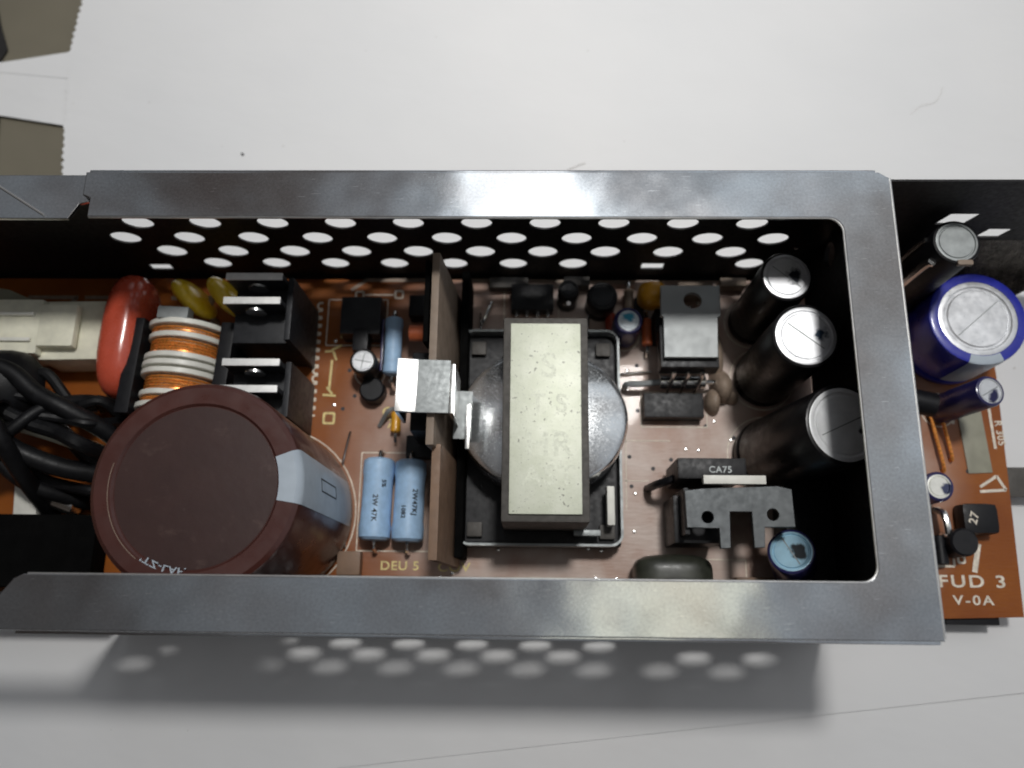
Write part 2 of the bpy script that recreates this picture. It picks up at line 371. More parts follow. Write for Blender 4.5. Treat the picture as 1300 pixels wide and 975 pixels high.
# window drawn as part of the outline's hole
win = rrect(-96, 8.7, 54.9, 71.3, [2.6, 0, 0, 2.6])
cov = [(63.9, 0), (63.9, 79.0), (62.0, 80.2), (-81.2, 80.2), (-81.2, 75.6), (-79.8, 75.0), (-79.8, 71.3)] 
arc1 = [(54.9-2.6+2.6*math.cos(R(a)), 71.3-2.6+2.6*math.sin(R(a))) for a in (90, 75, 60, 45, 30, 15, 0)]
arc2 = [(54.9-2.6+2.6*math.cos(R(a)), 8.7+2.6+2.6*math.sin(R(a))) for a in (0, -15, -30, -45, -60, -75, -90)]
cov = cov+arc1+arc2+[(-80.8, 8.7), (-82.4, 7.9), (-84.6, 5.0), (-150, 4.8), (-150, 0)]
obj('cover_frame', plate(cov, th=1.0, bev=0.16), 'cover', case, (0, 0, ZT-0.5), smooth=False, label='galvanised frame top of the case with a long round cornered opening')
# bright cut rim of the opening
rim = [(-79.6, 71.32)]+[(x, y) for x, y in arc1]+[(x, y) for x, y in arc2]+[(-80.2, 8.72)]
obj('opening_edge', tube([(x-0.0, y, 0) for x, y in rim], 0.24, seg=8, smooth=False), 'cover_edge', case, (0, 0, ZT-0.28), label='bright cut edge round the opening')
obj('cover_edge', tube([(63.9, 0.4, 0), (63.9, 79, 0)], 0.26, seg=8, smooth=False), 'cover_edge', case, (0.02, 0, ZT-0.2), label='worn bright right edge of the frame top')
# short skirts of the cover folded down outside the chassis walls
obj('cover_skirt', bx(145.0, 0.7, 5.5, (-8.8, -0.2, -5.5), 0.15), 'cover', case, (0, 0, ZT-1.0), label='folded front lip of the cover')
obj('cover_skirt', bx(143.0, 0.7, 5.5, (-9.6, 80.75, -5.5), 0.15), 'cover', case, (0, 0, ZT-0.9), label='folded rear lip of the cover')
obj('cover_skirt', bx(0.8, 78.0, 7, (63.55, 39.6, -7), 0.15), 'cover', case, (0, 0, ZT-1.0), label='folded right lip of the cover')

def hole_rows():
    hs = []
    for k in range(10): hs.append((-80.2+13.84*k, 27.2+ZB, 3.15, 2.8))
    for k in range(10): hs.append((-73.3+13.84*k, 34.2+ZB, 3.25, 2.95))
    for k in range(11): hs.append((-86.1+13.67*k, 20.0+ZB, 3.15, 2.8))
    for k in range(10): hs.append((-79.0+13.6*k, 13.2+ZB, 3.2, 2.9))
    for k in range(7): hs.append((-71.2+13.45*k, 6.75+ZB, 3.1, 2.8))
    hs.append((48.9, 7.1+ZB, 3.1, 2.8))
    return hs
slot = lambda cx, cz, w_, h_: [(cx-w_/2, cz-h_/2), (cx+w_/2, cz-h_/2), (cx+w_/2, cz+h_/2), (cx-w_/2, cz+h_/2)]
hb = [circle(*h) for h in hole_rows()]
hb += [slot(-85.2, 4.4+ZB, 5.0, 3.0), slot(27.5, 5.6+ZB, 5.0, 3.2)]
hb += [[(80.5, 27.0+ZB), (86.5, 27.0+ZB), (87.8, 31.6+ZB), (81.8, 31.6+ZB)], [(91.5, 21.0+ZB), (96.5, 21.0+ZB), (97.6, 25+ZB), (92.6, 25+ZB)]]
wall = [(-160, 2.0), (99, 2.0), (135, 22), (135, ZT-1.6), (-160, ZT-1.6)]
obj('back_wall', plate(wall, hb, th=0.4, plane='XZ'), 'chassis', case, (0, 80.0-0.55, 0), smooth=False, label='black inner back wall with staggered rows of round vent holes')
hf = [circle(h[0]+6.9, h[1]-.4, h[2]+.5, h[3]+.45) for h in hole_rows() if h[0] < 48 and not (12 < h[0] < 22)]
wallf = [(-87, 1.0), (62.4, 1.0), (62.4, ZT-1.15), (-87, ZT-1.15)]
obj('front_wall', plate(wallf, hf, th=0.5, plane='XZ'), 'chassis', case, (0, 0.75, 0), smooth=False, label='black front wall pierced with round vent holes')
he = [circle(76.0, 19.5+ZB, 2.6, 3.0)]
obj('end_wall', plate([(1.6, 9.5), (78.8, 9.5), (78.8, ZT-1.2), (1.6, ZT-1.2)], he, th=0.9, plane='YZ'), 'chassis', case, (62.6, 0, 0), smooth=False, label='black end wall behind the tall black capacitors')
obj('floor_plate', bx(222, 77.6, 0.8, (-48, 40, 0.95), 0.2), 'chassis', case, (0, 0, 0))
# rounded foot of the back wall running on to the right of the cover
pr = []
for a in range(0, 61, 6): pr.append((80-0.8-17+17*math.cos(R(a)), 12+15-17*math.sin(R(a))))
bm = bmesh.new(); ra = []; 
for X0, X1s in ((66, 0),):
    rows = []
    for j, (yy, zz) in enumerate(pr):
        xe = 134-3.0*j
        rows.append([bm.verts.new((89.6, yy, zz)), bm.verts.new((xe*0.5+44.8, yy, zz)), bm.verts.new((xe, yy, zz))])
    for A, B in zip(rows, rows[1:]):
        for k in range(2): bm.faces.new([A[k], A[k+1], B[k+1], B[k]])
bmesh.ops.solidify(bm, geom=list(bm.faces), thickness=0.7)
M['sheen'] = simple('black_sheen_tone', (0.13, 0.115, 0.10), 0.28, .7, .4, .5, .02)  # lighter than the black wall, so a sheen is put into the colour
obj('chassis_bend', bm, 'sheen', case, (0, 0, 0), label='rounded dark bend at the foot of the back wall beyond the cover')
# left flange of the chassis behind the cover's end
fl = [(-150, 80.2), (-80.6, 80.2), (-80.6, 74.8), (-82.2, 74.4), (-83.9, 71.4), (-150, 71.6)]
obj('chassis_flange', plate(fl, th=0.8, bev=.12), 'cover', case, (0, 0, ZT-1.5), smooth=False, label='dull left rear flange with a diagonal scored line')
obj('chassis_flange', bx(66, 5.5, 12, (-121, 3.6, 2), .3), 'grey_black', case, (0, 0, 0), label='low dark front rail at the left end')
obj('scored_line', tube([(-101, 80, 0), (-88.2, 72, 0)], 0.25, seg=6, smooth=False), 'cover_edge', case, (0, 0, ZT-0.85))
obj('rivet', cyl(0.45, 0.5, 'Y'), 'bright', case, (56.2, 78.3, 17.2+ZB))
obj('foot', bx(11, 3, 5.2, bev=.3), 'black_plastic', case, (92.5, 3.4, 0.75), label='small dark foot under the right end of the board')
obj('metal_tab', bx(9, 6.5, 1.0, bev=.2), 'ferrite', case, (108.6, 32.0, 4.4), label='grey metal tab sticking out beyond the board')

# ------------------------------------------------------------------ circuit board
pcb = thing('circuit_board', 'orange brown circuit board crowded with capacitors, transformer and resistors inside the metal case', 'circuit board', (0, 40, 5.0))
_b = pcb['base']
def bd(name, bm, mat, at=(0, 0, 0), rot=None, label=None, smooth=True):   # a component on the board; z from the board's face
    return obj(name, bm, mat, pcb, (at[0], at[1], at[2]+ZB), rot, label, smooth)
def sub(name, bm, mat, parent, loc=(0, 0, 0), rot=None, label=None, smooth=True):
    return obj(name, bm, mat, parent, loc, rot, label, smooth)
obj('laminate', plate([(-150, 2.4), (62, 2.4), (102.6, 3.6), (104.2, 56), (103.5, 68), (100, 74), (88.8, 74.5), (88.6, 78.2), (-150, 78.2)], th=1.6, bev=.1), 'pcb', pcb, (0, 0, ZB-0.8), smooth=False, label='orange brown phenolic board')
for X, Y in ((-140, 10), (-140, 70), (50, 8), (58, 72), (99, 56)):
    obj('standoff', cyl(1.6, 3.4 if X < 62 else 4.7), 'ferrite', pcb, (X, Y, ZB-1.7-(3.4 if X < 62 else 4.7)))
def lead(pts, r=0.3, mat='bright', at=(0, 0, 0), label=None): return bd('wire_lead', tube(pts, r, seg=8, n=5), mat, at, label=label)

# --- electrolytic capacitors
def electrolytic(at, r, h, mat, label, topmat='alu_top', rimw=None, tilt=None, stripe=None, vent='cross', ventang=30):
    rim = rimw or max(0.35, r*0.10)
    prof = [(0, 0), (r*0.93, 0), (r, 0.5), (r, 1.8), (r*0.95, 2.3), (r*0.95, 2.9), (r, 3.5), (r, h-0.6), (r-0.18, h-0.18), (r-0.6, h), (r-rim, h-0.02), (r-rim, h-0.35), (0, h-0.35)]
    o = bd('capacitor', lathe(prof, 56), mat, at, tilt, label)
    rt = r-rim-0.03
    td = lathe([(0, h-0.62), (rt, h-0.62), (rt, h-0.10), (rt-0.2, h-0.04), (rt-r*.10, h-0.04), (rt-r*.13, h-0.34), (rt-r*.17, h-0.34), (rt-r*.20, h-0.12), (0, h-0.12)], 48)
    d = sub('can_top', td, topmat, o)
    if vent:
        g = None
        arms = {'cross': (0, 90), 'line': (0,), 'k': (0, 45, 90, 135)}[vent]
        for a in arms: g = bx(rt*1.45, 0.20, 0.06, bev=0, bm=g, rot=('Z', a+ventang))
        sub('vent_score', g, 'alu_dull', o, (0, 0, h-0.115), smooth=False)
    if stripe:
        a0, a1, sm = stripe
        sp = lathe([(r-rim+0.1, h+0.05), (r-0.6, h+0.06), (r-0.14, h-0.14), (r+0.06, h-0.6), (r+0.06, 3.6)], 10, a0=a0, a1=a1)
        bmesh.ops.solidify(sp, geom=list(sp.faces), thickness=0.04)
        sub('polarity_stripe', sp, sm, o)
    return o
def band_on_cyl(r, z0, z1, a0, a1, seg=6, bm=None):
    t = lathe([(r, z0), (r, z1)], seg, a0=a0, a1=a1)
    bmesh.ops.solidify(t, geom=list(t.faces), thickness=0.03)
    return merge(bm, t)

# large brown can at the left
hc = 42.0
K = 18.2/17
prof = [(0, 0), (16.4, 0), (17, .8), (17, hc-1.5), (16.7, hc-0.55), (16.0, hc), (13.4, hc), (13.1, hc-0.35), (13.0, hc-0.5), (0, hc-0.5)]
big = bd('capacitor', lathe([(r_*K, z_) for r_, z_ in prof], 96), 'sleeve_brown', (-56.4, 23.5, 0), label='very large dark brown capacitor with a pale grey side stripe')
sub('can_top', lathe([(0, hc-0.62), (12.9*K, hc-0.62), (12.9*K, hc-.42), (6, hc-.30), (0, hc-0.28)], 64), 'disc_brown', big)
sp = lathe([(13.3*K, hc+.05), (16.0*K, hc+.06), (16.75*K, hc-.52), (17.07*K, hc-1.5), (17.07*K, 3)], 14, a0=-9, a1=21)
bmesh.ops.solidify(sp, geom=list(sp.faces), thickness=0.05)
sub('polarity_stripe', sp, 'stripe', big)
g = None
for z0, z1, a0, a1 in ((17, 17.4, 3, 11), (28.6, 29, 3, 11), (17, 29, 3, 3.9), (17, 29, 10.1, 11)): g = band_on_cyl(17.15*K, z0, z1, a0, a1, 3, g)
sub('minus_symbol', g, 'ink', big)
tx = text("'TZ-LAF.", 1.9, 0.02, 1.2)
for v in tx.verts:
    a = v.co.x/15.5; rr = 14.0+v.co.y*0.8; z = v.co.z
    v.co = Vector((rr*math.sin(a), -rr*math.cos(a), hc+0.03+z))
sub('printed_marking', tx, 'stripe', big, rot=(0, 0, -16))
sub('scuff_mark', lathe([(13.75*K, hc+.02), (13.85*K, hc+.02)], 20, a0=165, a1=235), 'tan', big)

electrolytic((50.2, 67.6, 0), 5.2, 28, 'sleeve_black', 'black capacitor nearest the rear right corner, silver top with a dark round spot', stained('stained_top_a', (1.3, 0.3, 28)), vent='line', ventang=140)
electrolytic((51.9, 54.4, 0), 6.4, 31, 'sleeve_black', 'middle black capacitor with a dark blue stain beside its score line', stained('stained_top_b', (2.6, 0.6, 31), (0.02, 0.04, 0.07)), vent='line', ventang=-38)
electrolytic((51.8, 37.2, 0), 7.7, 32, 'sleeve_black', 'widest black capacitor half hidden under the frame edge', stained('stained_top_g', (4.6, -1, 32), (0.02, 0.022, 0.03), (0.86, 0.87, 0.88), 0.15), vent='line', ventang=25, tilt=(0, 10, 0))
electrolytic((92.9, 63.4, 0), 10.1, 16, 'sleeve_blue', 'large bright blue capacitor standing outside the case', 'alu_top', rimw=2.0, stripe=(-108, -66, 'stripe'), vent='line', ventang=40)
electrolytic((90.2, 47.6, 0), 3.2, 17, 'sleeve_navy', 'small navy capacitor with a silver top in front of the large blue one', stained('stained_top_c', (0.6, -1.2, 17), (0.03, 0.03, 0.09)), tilt=(0, 9, 0), vent='line')
electrolytic((83.6, 29.2, 0), 3.1, 10, 'sleeve_navy', 'small white topped capacitor with a violet blue rim beside the frame', stained('stained_top_d', (1.3, -0.5, 10), (0.03, 0.04, 0.10), (.86, .86, .80), 0.1), rimw=.6, vent=None)
electrolytic((81.9, 73.2, 0), 4.6, 32, 'black_plastic', 'grey topped round capacitor by the dark back wall outside the case', 'alu_dull', vent=None)
bd('dab_of_glue', bx(3.0, 1.1, 1.1, bev=.45), 'tan', (82.9, 68.9, 31.2), label='tan glue dab on the grey topped capacitor')
electrolytic((55.5, 12.6, 2.5), 4.6, 12.5, 'sleeve_navy', 'leaning capacitor with a sky blue tint on its silver top', stained('stained_top_e', (1.2, 0.0, 12.5), (0.02, 0.025, 0.03), (0.42, 0.68, 0.84), 0.3), tilt=(-14, -20, 0), vent='line', ventang=120)
electrolytic((-36.3, 55.6, 0), 2.9, 9, 'sleeve_black', 'small black capacitor left of the upright blue resistor', 'alu_top', vent='cross', ventang=80)
electrolytic((21.2, 64.6, 0), 3.1, 10.5, 'sleeve_navy', 'small dark blue capacitor with a white and cyan top behind the transformer', stained('stained_top_f', (0.0, 0.8, 10.5), (0.03, 0.30, 0.45), (0.85, 0.93, 0.97), 0.1), rimw=.8, vent=None)
electrolytic((15.9, 71.2, 0), 3.4, 8, 'sleeve_black', 'small dull black capacitor against the back wall', 'grey_black', vent=None)
electrolytic((8.4, 72.4, 0), 2.3, 9, 'sleeve_black', 'narrow dark capacitor near the back wall behind the transformer', 'grey_black', vent=None)

# --- film and disc capacitors
def pillow(sx, sy, sz, p=2.6, seg=28):
    bm = bmesh.new(); bmesh.ops.create_uvsphere(bm, u_segments=seg, v_segments=16, radius=1)
    for v in bm.verts:
        d = v.co.normalized(); k = (abs(d.x)**p+abs(d.y)**p+abs(d.z)**p)**(-1/p); v.co = Vector((d.x*k*sx/2, d.y*k*sy/2, d.z*k*sz/2))
    return bm
bd('film_capacitor', pillow(9.4, 28, 15, 3.0), 'red', (-88.0, 60.6, 8.6), (0, 0, -2), 'glossy red film capacitor shaped like a long pillow')
y1 = bd('disc_capacitor', pillow(11.2, 4.6, 12, 2.2), 'yellow', (-74.6, 69.6, 9.0), (12, 0, -46), 'mustard yellow disc capacitor left of the black heat sinks')
copy_part(y1, (-66.6, 69.6, 10.0+ZB), rot=(10, 0, -50), label='mustard yellow disc capacitor partly behind the rear heat sink')
lead([(-73.6, 68.0, 0), (-73.4, 67.5, 4)], .3); lead([(-65.5, 67.0, 0), (-65.6, 67.5, 4)], .3)
bd('wire_coil', tube([(-72.2, 71, 6), (-71, 70, 8), (-71.4, 68, 8.4), (-72, 67, 6), (-71.3, 66, 3)], .7), 'tan', label='brown stub behind the yellow disc')
bd('disc_capacitor', pillow(6.4, 5.6, 9, 2.6), 'orange', (26.9, 71.6, 7.0), None, 'orange capacitor behind the grey regulator tab')
bd('film_capacitor', pillow(16, 8, 10.5, 3.5), 'smoke', (29.4, 11.2, 5.2), None, 'smoky green grey film capacitor by the front edge')

# --- choke with copper windings
ch = bd('choke_coil', lathe([(0, 0), (6.2, 0), (6.2, 18.4), (0, 18.4)], 40, 'Y', (0, -9.2, 0)), 'white_plastic', (-74.6, 52.4, 9.6), (0, 0, -3), 'choke coil wound with bare copper on a white ribbed bobbin')
for y0, rr in ((-9.2, 8.6), (-6.6, 8.2), (-2.0, 8.5), (-0.3, 8.6), (1.4, 8.5), (5.9, 8.2), (8.7, 8.6)):
    sub('bobbin_rib', cyl(rr, 1.15, 'Y', (0, y0, 0), seg=44), 'white_plastic', ch)
def helix(y0, y1_, rr, pitch):
    n = max(2, int((y1_-y0)/pitch)); pts = []
    for k in range(n*20+1):
        a = k/20*2*math.pi; pts.append((rr*math.cos(a), y0+(y1_-y0)*k/(n*20), rr*math.sin(a)))
    return tube(pts, pitch*.52, seg=6, smooth=False)
for a, bb, rr in ((-7.9, -6.8, 7.6), (-5.3, -2.2, 7.3), (2.8, 5.7, 7.4), (7.2, 8.5, 7.7)):
    sub('copper_winding', helix(a, bb, rr, .55), 'copper', ch)
sub('ferrite_core', bx(3.0, 21, 11, (9.8, 0, -6), .4), 'black_plastic', ch)
sub('ferrite_core', bx(3.0, 21, 11, (-9.8, 0, -6), .4), 'black_plastic', ch)
sub('core_clip', bx(6.5, 2.6, 3, (-1.0, 10.9, 5.4), .3), 'alu_dull', ch)

# --- black heat sinks with bright cut fins
def heat_sink(at, h, gap, label, bodyd):
    o = bd('heat_sink', bx(12.0, bodyd, h-6.5, (0.2, -bodyd/2+1.0, 0), .5), 'grey_black', at, None, label)
    for k, yy in enumerate((0.6, -gap+0.6)):
        sub('fin', bx(11.8, 1.0, h, (0, yy, 0.1), .15), 'grey_black', o)
        sub('fin_edge', bx(11.6, 1.5, 0.5, (-0.05, yy, h-0.1), .15), 'cut', o)
        sub('screw', lathe([(0, 0), (2.1, 0), (2.1, 0.5), (1.4, 1.0), (0, 1.1)], 24, 'Y', (0, yy-1.6, h-2.9)), 'bright', o)
        sub('device_body', bx(8.5, 2.2, h-8, (0.0, yy-1.7, 1.2), .3), 'black_plastic', o)
    sub('side_plate', bx(1.2, bodyd+1, h-3, (6.6, -bodyd/2+1.2, 0), .2), 'grey_black', o)
    return o
heat_sink((-56.2, 68.2, 0), 24, 5.2, 'rear black heat sink with two bright metal fin edges', 12.5)
heat_sink((-55.9, 50.6, 0), 22, 5.5, 'front black heat sink with two bright metal fin edges', 10.5)

# --- upright insulating board with the spring clip
ib = bd('insulating_board', bx(1.5, 38.4, 30, (0, 0, 0), .2), 'tan', (-16.2, 52.4, 0), (0, -4.5, 0), 'upright tan insulating board running front to back beside the transformer')
bd('insulating_board', bx(1.7, 21.5, 27, bev=.2), 'tan_dark', (-15.7, 23.2, 0), (0, -4.0, 0), 'browner front length of the upright insulating board')
bd('insulating_board', bx(1.0, 17, 28.5, bev=.15), 'shade_black', (-18.1, 62.2, 0), (0, -4.5, 0), 'added black sheet filling the dark gap beside the rear upright board')  # black sheet added for the dark gap beside the board
bd('heat_sink', bx(1.6, 62, 10, bev=.2), 'shade_black', (-14.0, 45.0, 0), (0, -2, 0), 'low dark metal strip behind the upright insulating board')
cl = bd('spring_clip', bx(9.9, 10.2, 0.7, (0, 0, 0), .2), 'alu_dull', (-19.9, 44.0, 31.0), (0, 0, -1.2), 'bright metal spring clip gripping the upright board')
sub('clip_glint_facet', bx(3.9, 10.15, 0.4, bev=.12), 'bright', cl, (-3.1, 0, 0.62), (0, 7.3, 0))  # added facet, tilted and brighter to put the lamp's glint on the clip
sub('clip_leg', bx(0.7, 10.0, 10, (-4.7, 0, -9.8), .2, rot=('Y', 0)), 'bright', cl)
sub('clip_leg', bx(0.8, 9.6, 12, (5.4, -0.2, -12.0), .2), 'bright', cl)
sub('clip_lip', bx(0.8, 9.0, 1.6, (8.0, -5.6, -9.5), .2), 'bright', cl)
sub('clip_bend', bx(3.6, 9.8, 0.5, (6.6, -2.5, -12.2), .2, ), 'alu_dull', cl)
bd('transistor', bx(5, 11, 14, bev=.4), 'black_plastic', (-21.6, 43.8, 4), None, 'black power transistor held under the spring clip')
bd('wire_stub', cyl(1.8, 7, 'X', (-3.5, 0, 0)), 'resistor_red', (-23.2, 62.6, 7.0), None, 'orange red resistor tucked against the upright board')

# --- resistors lying on the board
def resistor(at, r, l, mat, rotz, label, marks=None, lz=0):
    e = r*.16
    prof = [(0, -l/2), (r*.8, -l/2), (r*1.0, -l/2+e), (r*1.04, -l/2+r*.8), (r*.97, -l/2+r*1.3), (r*.96, l/2-r*1.3), (r*1.04, l/2-r*.8), (r, l/2-e), (r*.8, l/2), (0, l/2)]
    o = bd('resistor', lathe(prof, 30, 'Y'), mat, at, (0, 0, rotz), label)
    for s in (-1, 1):
        sub('wire_lead', tube([(0, s*l/2, 0), (0, s*(l/2+1.6), 0), (0, s*(l/2+2.2), -at[2]*.6), (0, s*(l/2+2.2), -at[2]-.2)], .38, seg=8, n=3), 'bright', o)
    return o
def print_on(o, s, size, r, x0, y0):
    bm = text(s, size, .015); bmesh.ops.rotate(bm, matrix=Matrix.Rotation(R(-90), 3, 'Z'), verts=bm.verts)
    for v in bm.verts:
        x = v.co.x+x0; a = x/r
        v.co = Vector(((r+.05+v.co.z)*math.sin(a), v.co.y+y0, (r+.05+v.co.z)*math.cos(a)))
    sub('printed_marking', bm, 'ink', o, smooth=False)
r1 = resistor((-32.4, 26.3, 4.4), 3.3, 17.2, 'resistor', -1.2, 'left one of the pair of pale blue power resistors')
print_on(r1, '2W 47K', 1.5, 3.3, 0.2, -2.2); print_on(r1, '5%', 1.3, 3.3, 1.8, 3.0)
r2 = resistor((-25.5, 26.0, 4.4), 3.3, 17.2, 'resistor', -0.6, 'right one of the pair of pale blue power resistors')
print_on(r2, '2W47KJ', 1.5, 3.3, 1.6, -.6); print_on(r2, '1082', 1.3, 3.3, -.7, -2.6)
resistor((-30.4, 60.0, 5.6), 1.95, 13, 'resistor', 0, 'slim pale blue resistor by the upright board')
bd('clip_strip', bx(.5, 12, 2.2, bev=.1), 'sleeve_navy', (-33.0, 60.5, 3), None, 'dark blue strip along the slim resistor')
resistor((26.2, 64.6, 2.6), 1.15, 6.2, 'resistor_red', 0, 'small orange brown resistor beside the regulator')
resistor((22.4, 72.4, 2.4), 1.1, 5.0, 'tan', 0, 'small tan resistor behind the blue capped capacitor')
resistor((-29.6, 43.6, 1.8), 1.1, 4.6, 'orange', 0, 'small orange resistor near the spring clip')
for X, Y, a in ((90.6, 43.0, 8), (88.6, 40.6, 8)):
    bd('jumper_wire', tube([(0, -6.5, -.3), (0, -6.3, 1.1), (0, 0, 1.3), (0, 6.3, 1.1), (0, 6.5, -.3)], .42, seg=8, n=4), 'copper', (X, Y, 0), (0, 0, a), 'bare copper jumper wire outside the case')

# --- transformer
tf = bd('transformer', bx(34.2, 46.6, 4.6, (0, 0, 0), 1.2, 4), 'black_plastic', (2.2, 40.0, 0), None, 'square based transformer with a pale speckled steel band over a round foil winding')
rimb = plate(rrect(-17.2, -23.4, 17.2, 23.4, 2.6), [rrect(-16.7, -22.9, 16.7, 22.9, 2.1)], th=3.2)
sub('bobbin_rim', rimb, 'alu_dull', tf, (0, 0, 6.0))
wp = [(0, 16.9), (15.8, 16.4), (16.8, 15.9), (17.2, 14.8), (17.2, 7.2), (0, 7.2)]
sub('foil_winding', lathe([(r_*1.0, z_) for r_, z_ in wp], 72, sy=.87), 'foil', tf, (0.8, 1.2, 0), (-1.5, -0.8, 0))
sub('ferrite_core', bx(16.6, 40.2, 22.6, (0.8, -0.2, 2.4), .5), 'ferrite', tf)
sub('core_band', bx(13.7, 37.4, 0.7, (0.8, -0.2, 24.9), .2), 'plate', tf)
sub('pin_row', None or bx(1.6, 8, 3.6, (14.4, -15.4, 7.4), .4), 'white_plastic', tf)
sub('pin_row', bx(5.5, 1.2, 2.0, (9.6, -20.8, 7.4), .3), 'alu_dull', tf)
for X, Y in ((-13.5, 19.5), (13.8, 19.3), (-13.6, -20), (14, -20.3)):
    sub('corner_post', bx(3.2, 3.0, 1.6, bev=.4), 'ferrite', tf, (X, Y, 4.6))
g = None
for s, y_, sz in (('S', 8.5, 7), ('T S', 1, 5), ('HR', -7, 6.5), ('AST', -13, 5.4)):
    tt = text(s, sz, .01, 1.0); bmesh.ops.translate(tt, vec=(0, y_, 0), verts=tt.verts); g = merge(g, tt) if g else tt
M['faint'] = simple('worn_stamp_ink', (0.605, 0.63, 0.51), 0.45, .1, .12, 1.5)
sub('worn_stamp', g, 'faint', tf, (1.4, 1.2, 25.602), smooth=False)

# --- voltage regulator with grey tab
rg = bd('voltage_regulator', bx(12.2, 9.5, 4.4, (0, 0, 0), .4), 'black_plastic', (33.4, 57.6, 9.2), (-3.5, 0, 0), 'voltage regulator lying under its grey metal tab with one round hole')
tab = plate([(-5.8, -3.6), (5.3, -3.6), (5.9, 5.6), (6.6, 6.1), (6.9, 13.2), (-5.7, 13.2), (-6.0, 6.1), (-5.5, 5.8)], [circle(0.9, 9.6, 1.9, 1.9)], th=1.1, bev=.12)
M['tab'] = simple('satin_tab_metal', (0.40, 0.42, 0.42), 0.50, .4, .03, .2)
sub('metal_tab', tab, 'tab', rg, (0.2, 0.4, 5.3), (-3.0, 0, 0), smooth=False)
for X in (-3, 0, 3): sub('wire_lead', tube([(X, -4.6, 2), (X, -5.6, 1.6), (X, -6.0, -8)], .45, seg=8, n=3), 'bright', rg)
bd('transistor', bx(13.0, 5.5, 4, (0, 0, 0), .4), 'black_plastic', (31.4, 47.4, 0), None, 'low black block in front of the bright diode')
di = bd('diode', cyl(1.5, 10.0, 'X', (-5, 0, 0)), 'bright', (33.4, 52.6, 4.0), None, 'bright cylindrical diode lying in front of the regulator')
sub('wire_lead', tube([(-5, 0, 0), (-9, -.5, 0), (-12, -.5, -.6), (-12.2, -.6, -4)], .7, seg=8), 'alu_dull', di)
sub('wire_lead', tube([(5, 0, 0), (7.4, 0, -.3), (7.6, 0, -4)], .5, seg=8), 'bright', di)
def blob(sx, sy, sz, seed, rough=.22):
    rnd = random.Random(seed); bm = bmesh.new(); bmesh.ops.create_icosphere(bm, subdivisions=3, radius=1)
    ks = [(Vector((rnd.uniform(-1, 1), rnd.uniform(-1, 1), rnd.uniform(-1, 1))).normalized(), rnd.uniform(-rough, rough)) for _ in range(14)]
    for v in bm.verts:
        d = v.co.normalized(); k = 1+sum(a*max(0, d.dot(q))**4 for q, a in ks); v.co = Vector((d.x*sx*k/2, d.y*sy*k/2, max(-.1, d.z*sz*k)))
    return bm
for X, Y, a, bb, h, sd in ((41.4, 60, 4.5, 12, 5, 1), (42.6, 52.5, 5, 8, 5, 2), (40.6, 48.5, 4, 5, 4, 3), (44.6, 50.0, 3.5, 4, 3, 4)):
    bd('glue_blob', blob(a, bb, h, sd), 'glue', (X, Y, 0), None, None)

# --- grey E shaped bracket group
eb = bd('heat_sink', bx(20, 7.2, 1.1, (0, 0, 0), .2), 'alu_dull', (40.4, 23.4, 19.0), (0, 0, 0), 'grey bracket shaped like a letter E with two holes at the front right')
eb.data = (lambda bm: (finish(bm, False), bmesh.ops.scale(bm, vec=(MM,)*3, verts=bm.verts), (lambda me: (bm.to_mesh(me), me.materials.append(M['bracket']), me)[2])(bpy.data.meshes.new('heat_sink')))[2])(
    plate([(-10.2, -3.9), (-10.4, 3.2), (-7, 3.6), (7.5, 4.2), (10.2, 3.6), (10.4, -3.6), (4.6, -3.7), (4.4, -7.5), (2.4, -7.6), (2.3, -.8), (-1.9, -.8), (-2.1, -7.7), (-4.0, -7.8), (-4.1, -4.0)], [circle(-6.2, -1.9, 1.15), circle(6.3, -1.3, 1.15)], th=1.1, bev=.1))
sub('side_wall', bx(1.0, 9, 17.5, (-9.9, -.6, -18.2), .2), 'grey_black', eb)
sub('side_wall', bx(20, 1.0, 17.5, (0, -3.2+6.2, -18.2), .2), 'grey_black', eb)
sub('lower_block', bx(9.5, 9.5, 12.5, (-6.8, -1.6, -18.6), .4), 'black_plastic', eb)
sub('insulating_strip', bx(12, 1.7, 1.6, (-.9, 5.2, 0.2), .2), 'white_plastic', eb)
tr = bd('transistor', bx(13.5, 4.2, 15, bev=.5), 'black_plastic', (36.0, 31.3, 2.5), None, 'black power transistor with printed letters behind the grey bracket')
sub('printed_marking', text('CA75', 1.8, .02), 'alu_dull', tr, (1.6, -.3, 15.03), smooth=False)
bd('wire_lead', tube([(25.6, 29.6, 0), (26.5, 29.4, 8), (28.5, 29.8, 11), (30.2, 30.6, 11)], .9, seg=8), 'black_plastic', label='thick black lead bending into the black transistor')

bd('heat_sink', bx(9.5, 27, 9, bev=.5), 'chassis', (57.0, 19.0, 0), None, 'added low black block standing in for shade in the front right corner')  # added block, blackens the shaded board beside the end wall
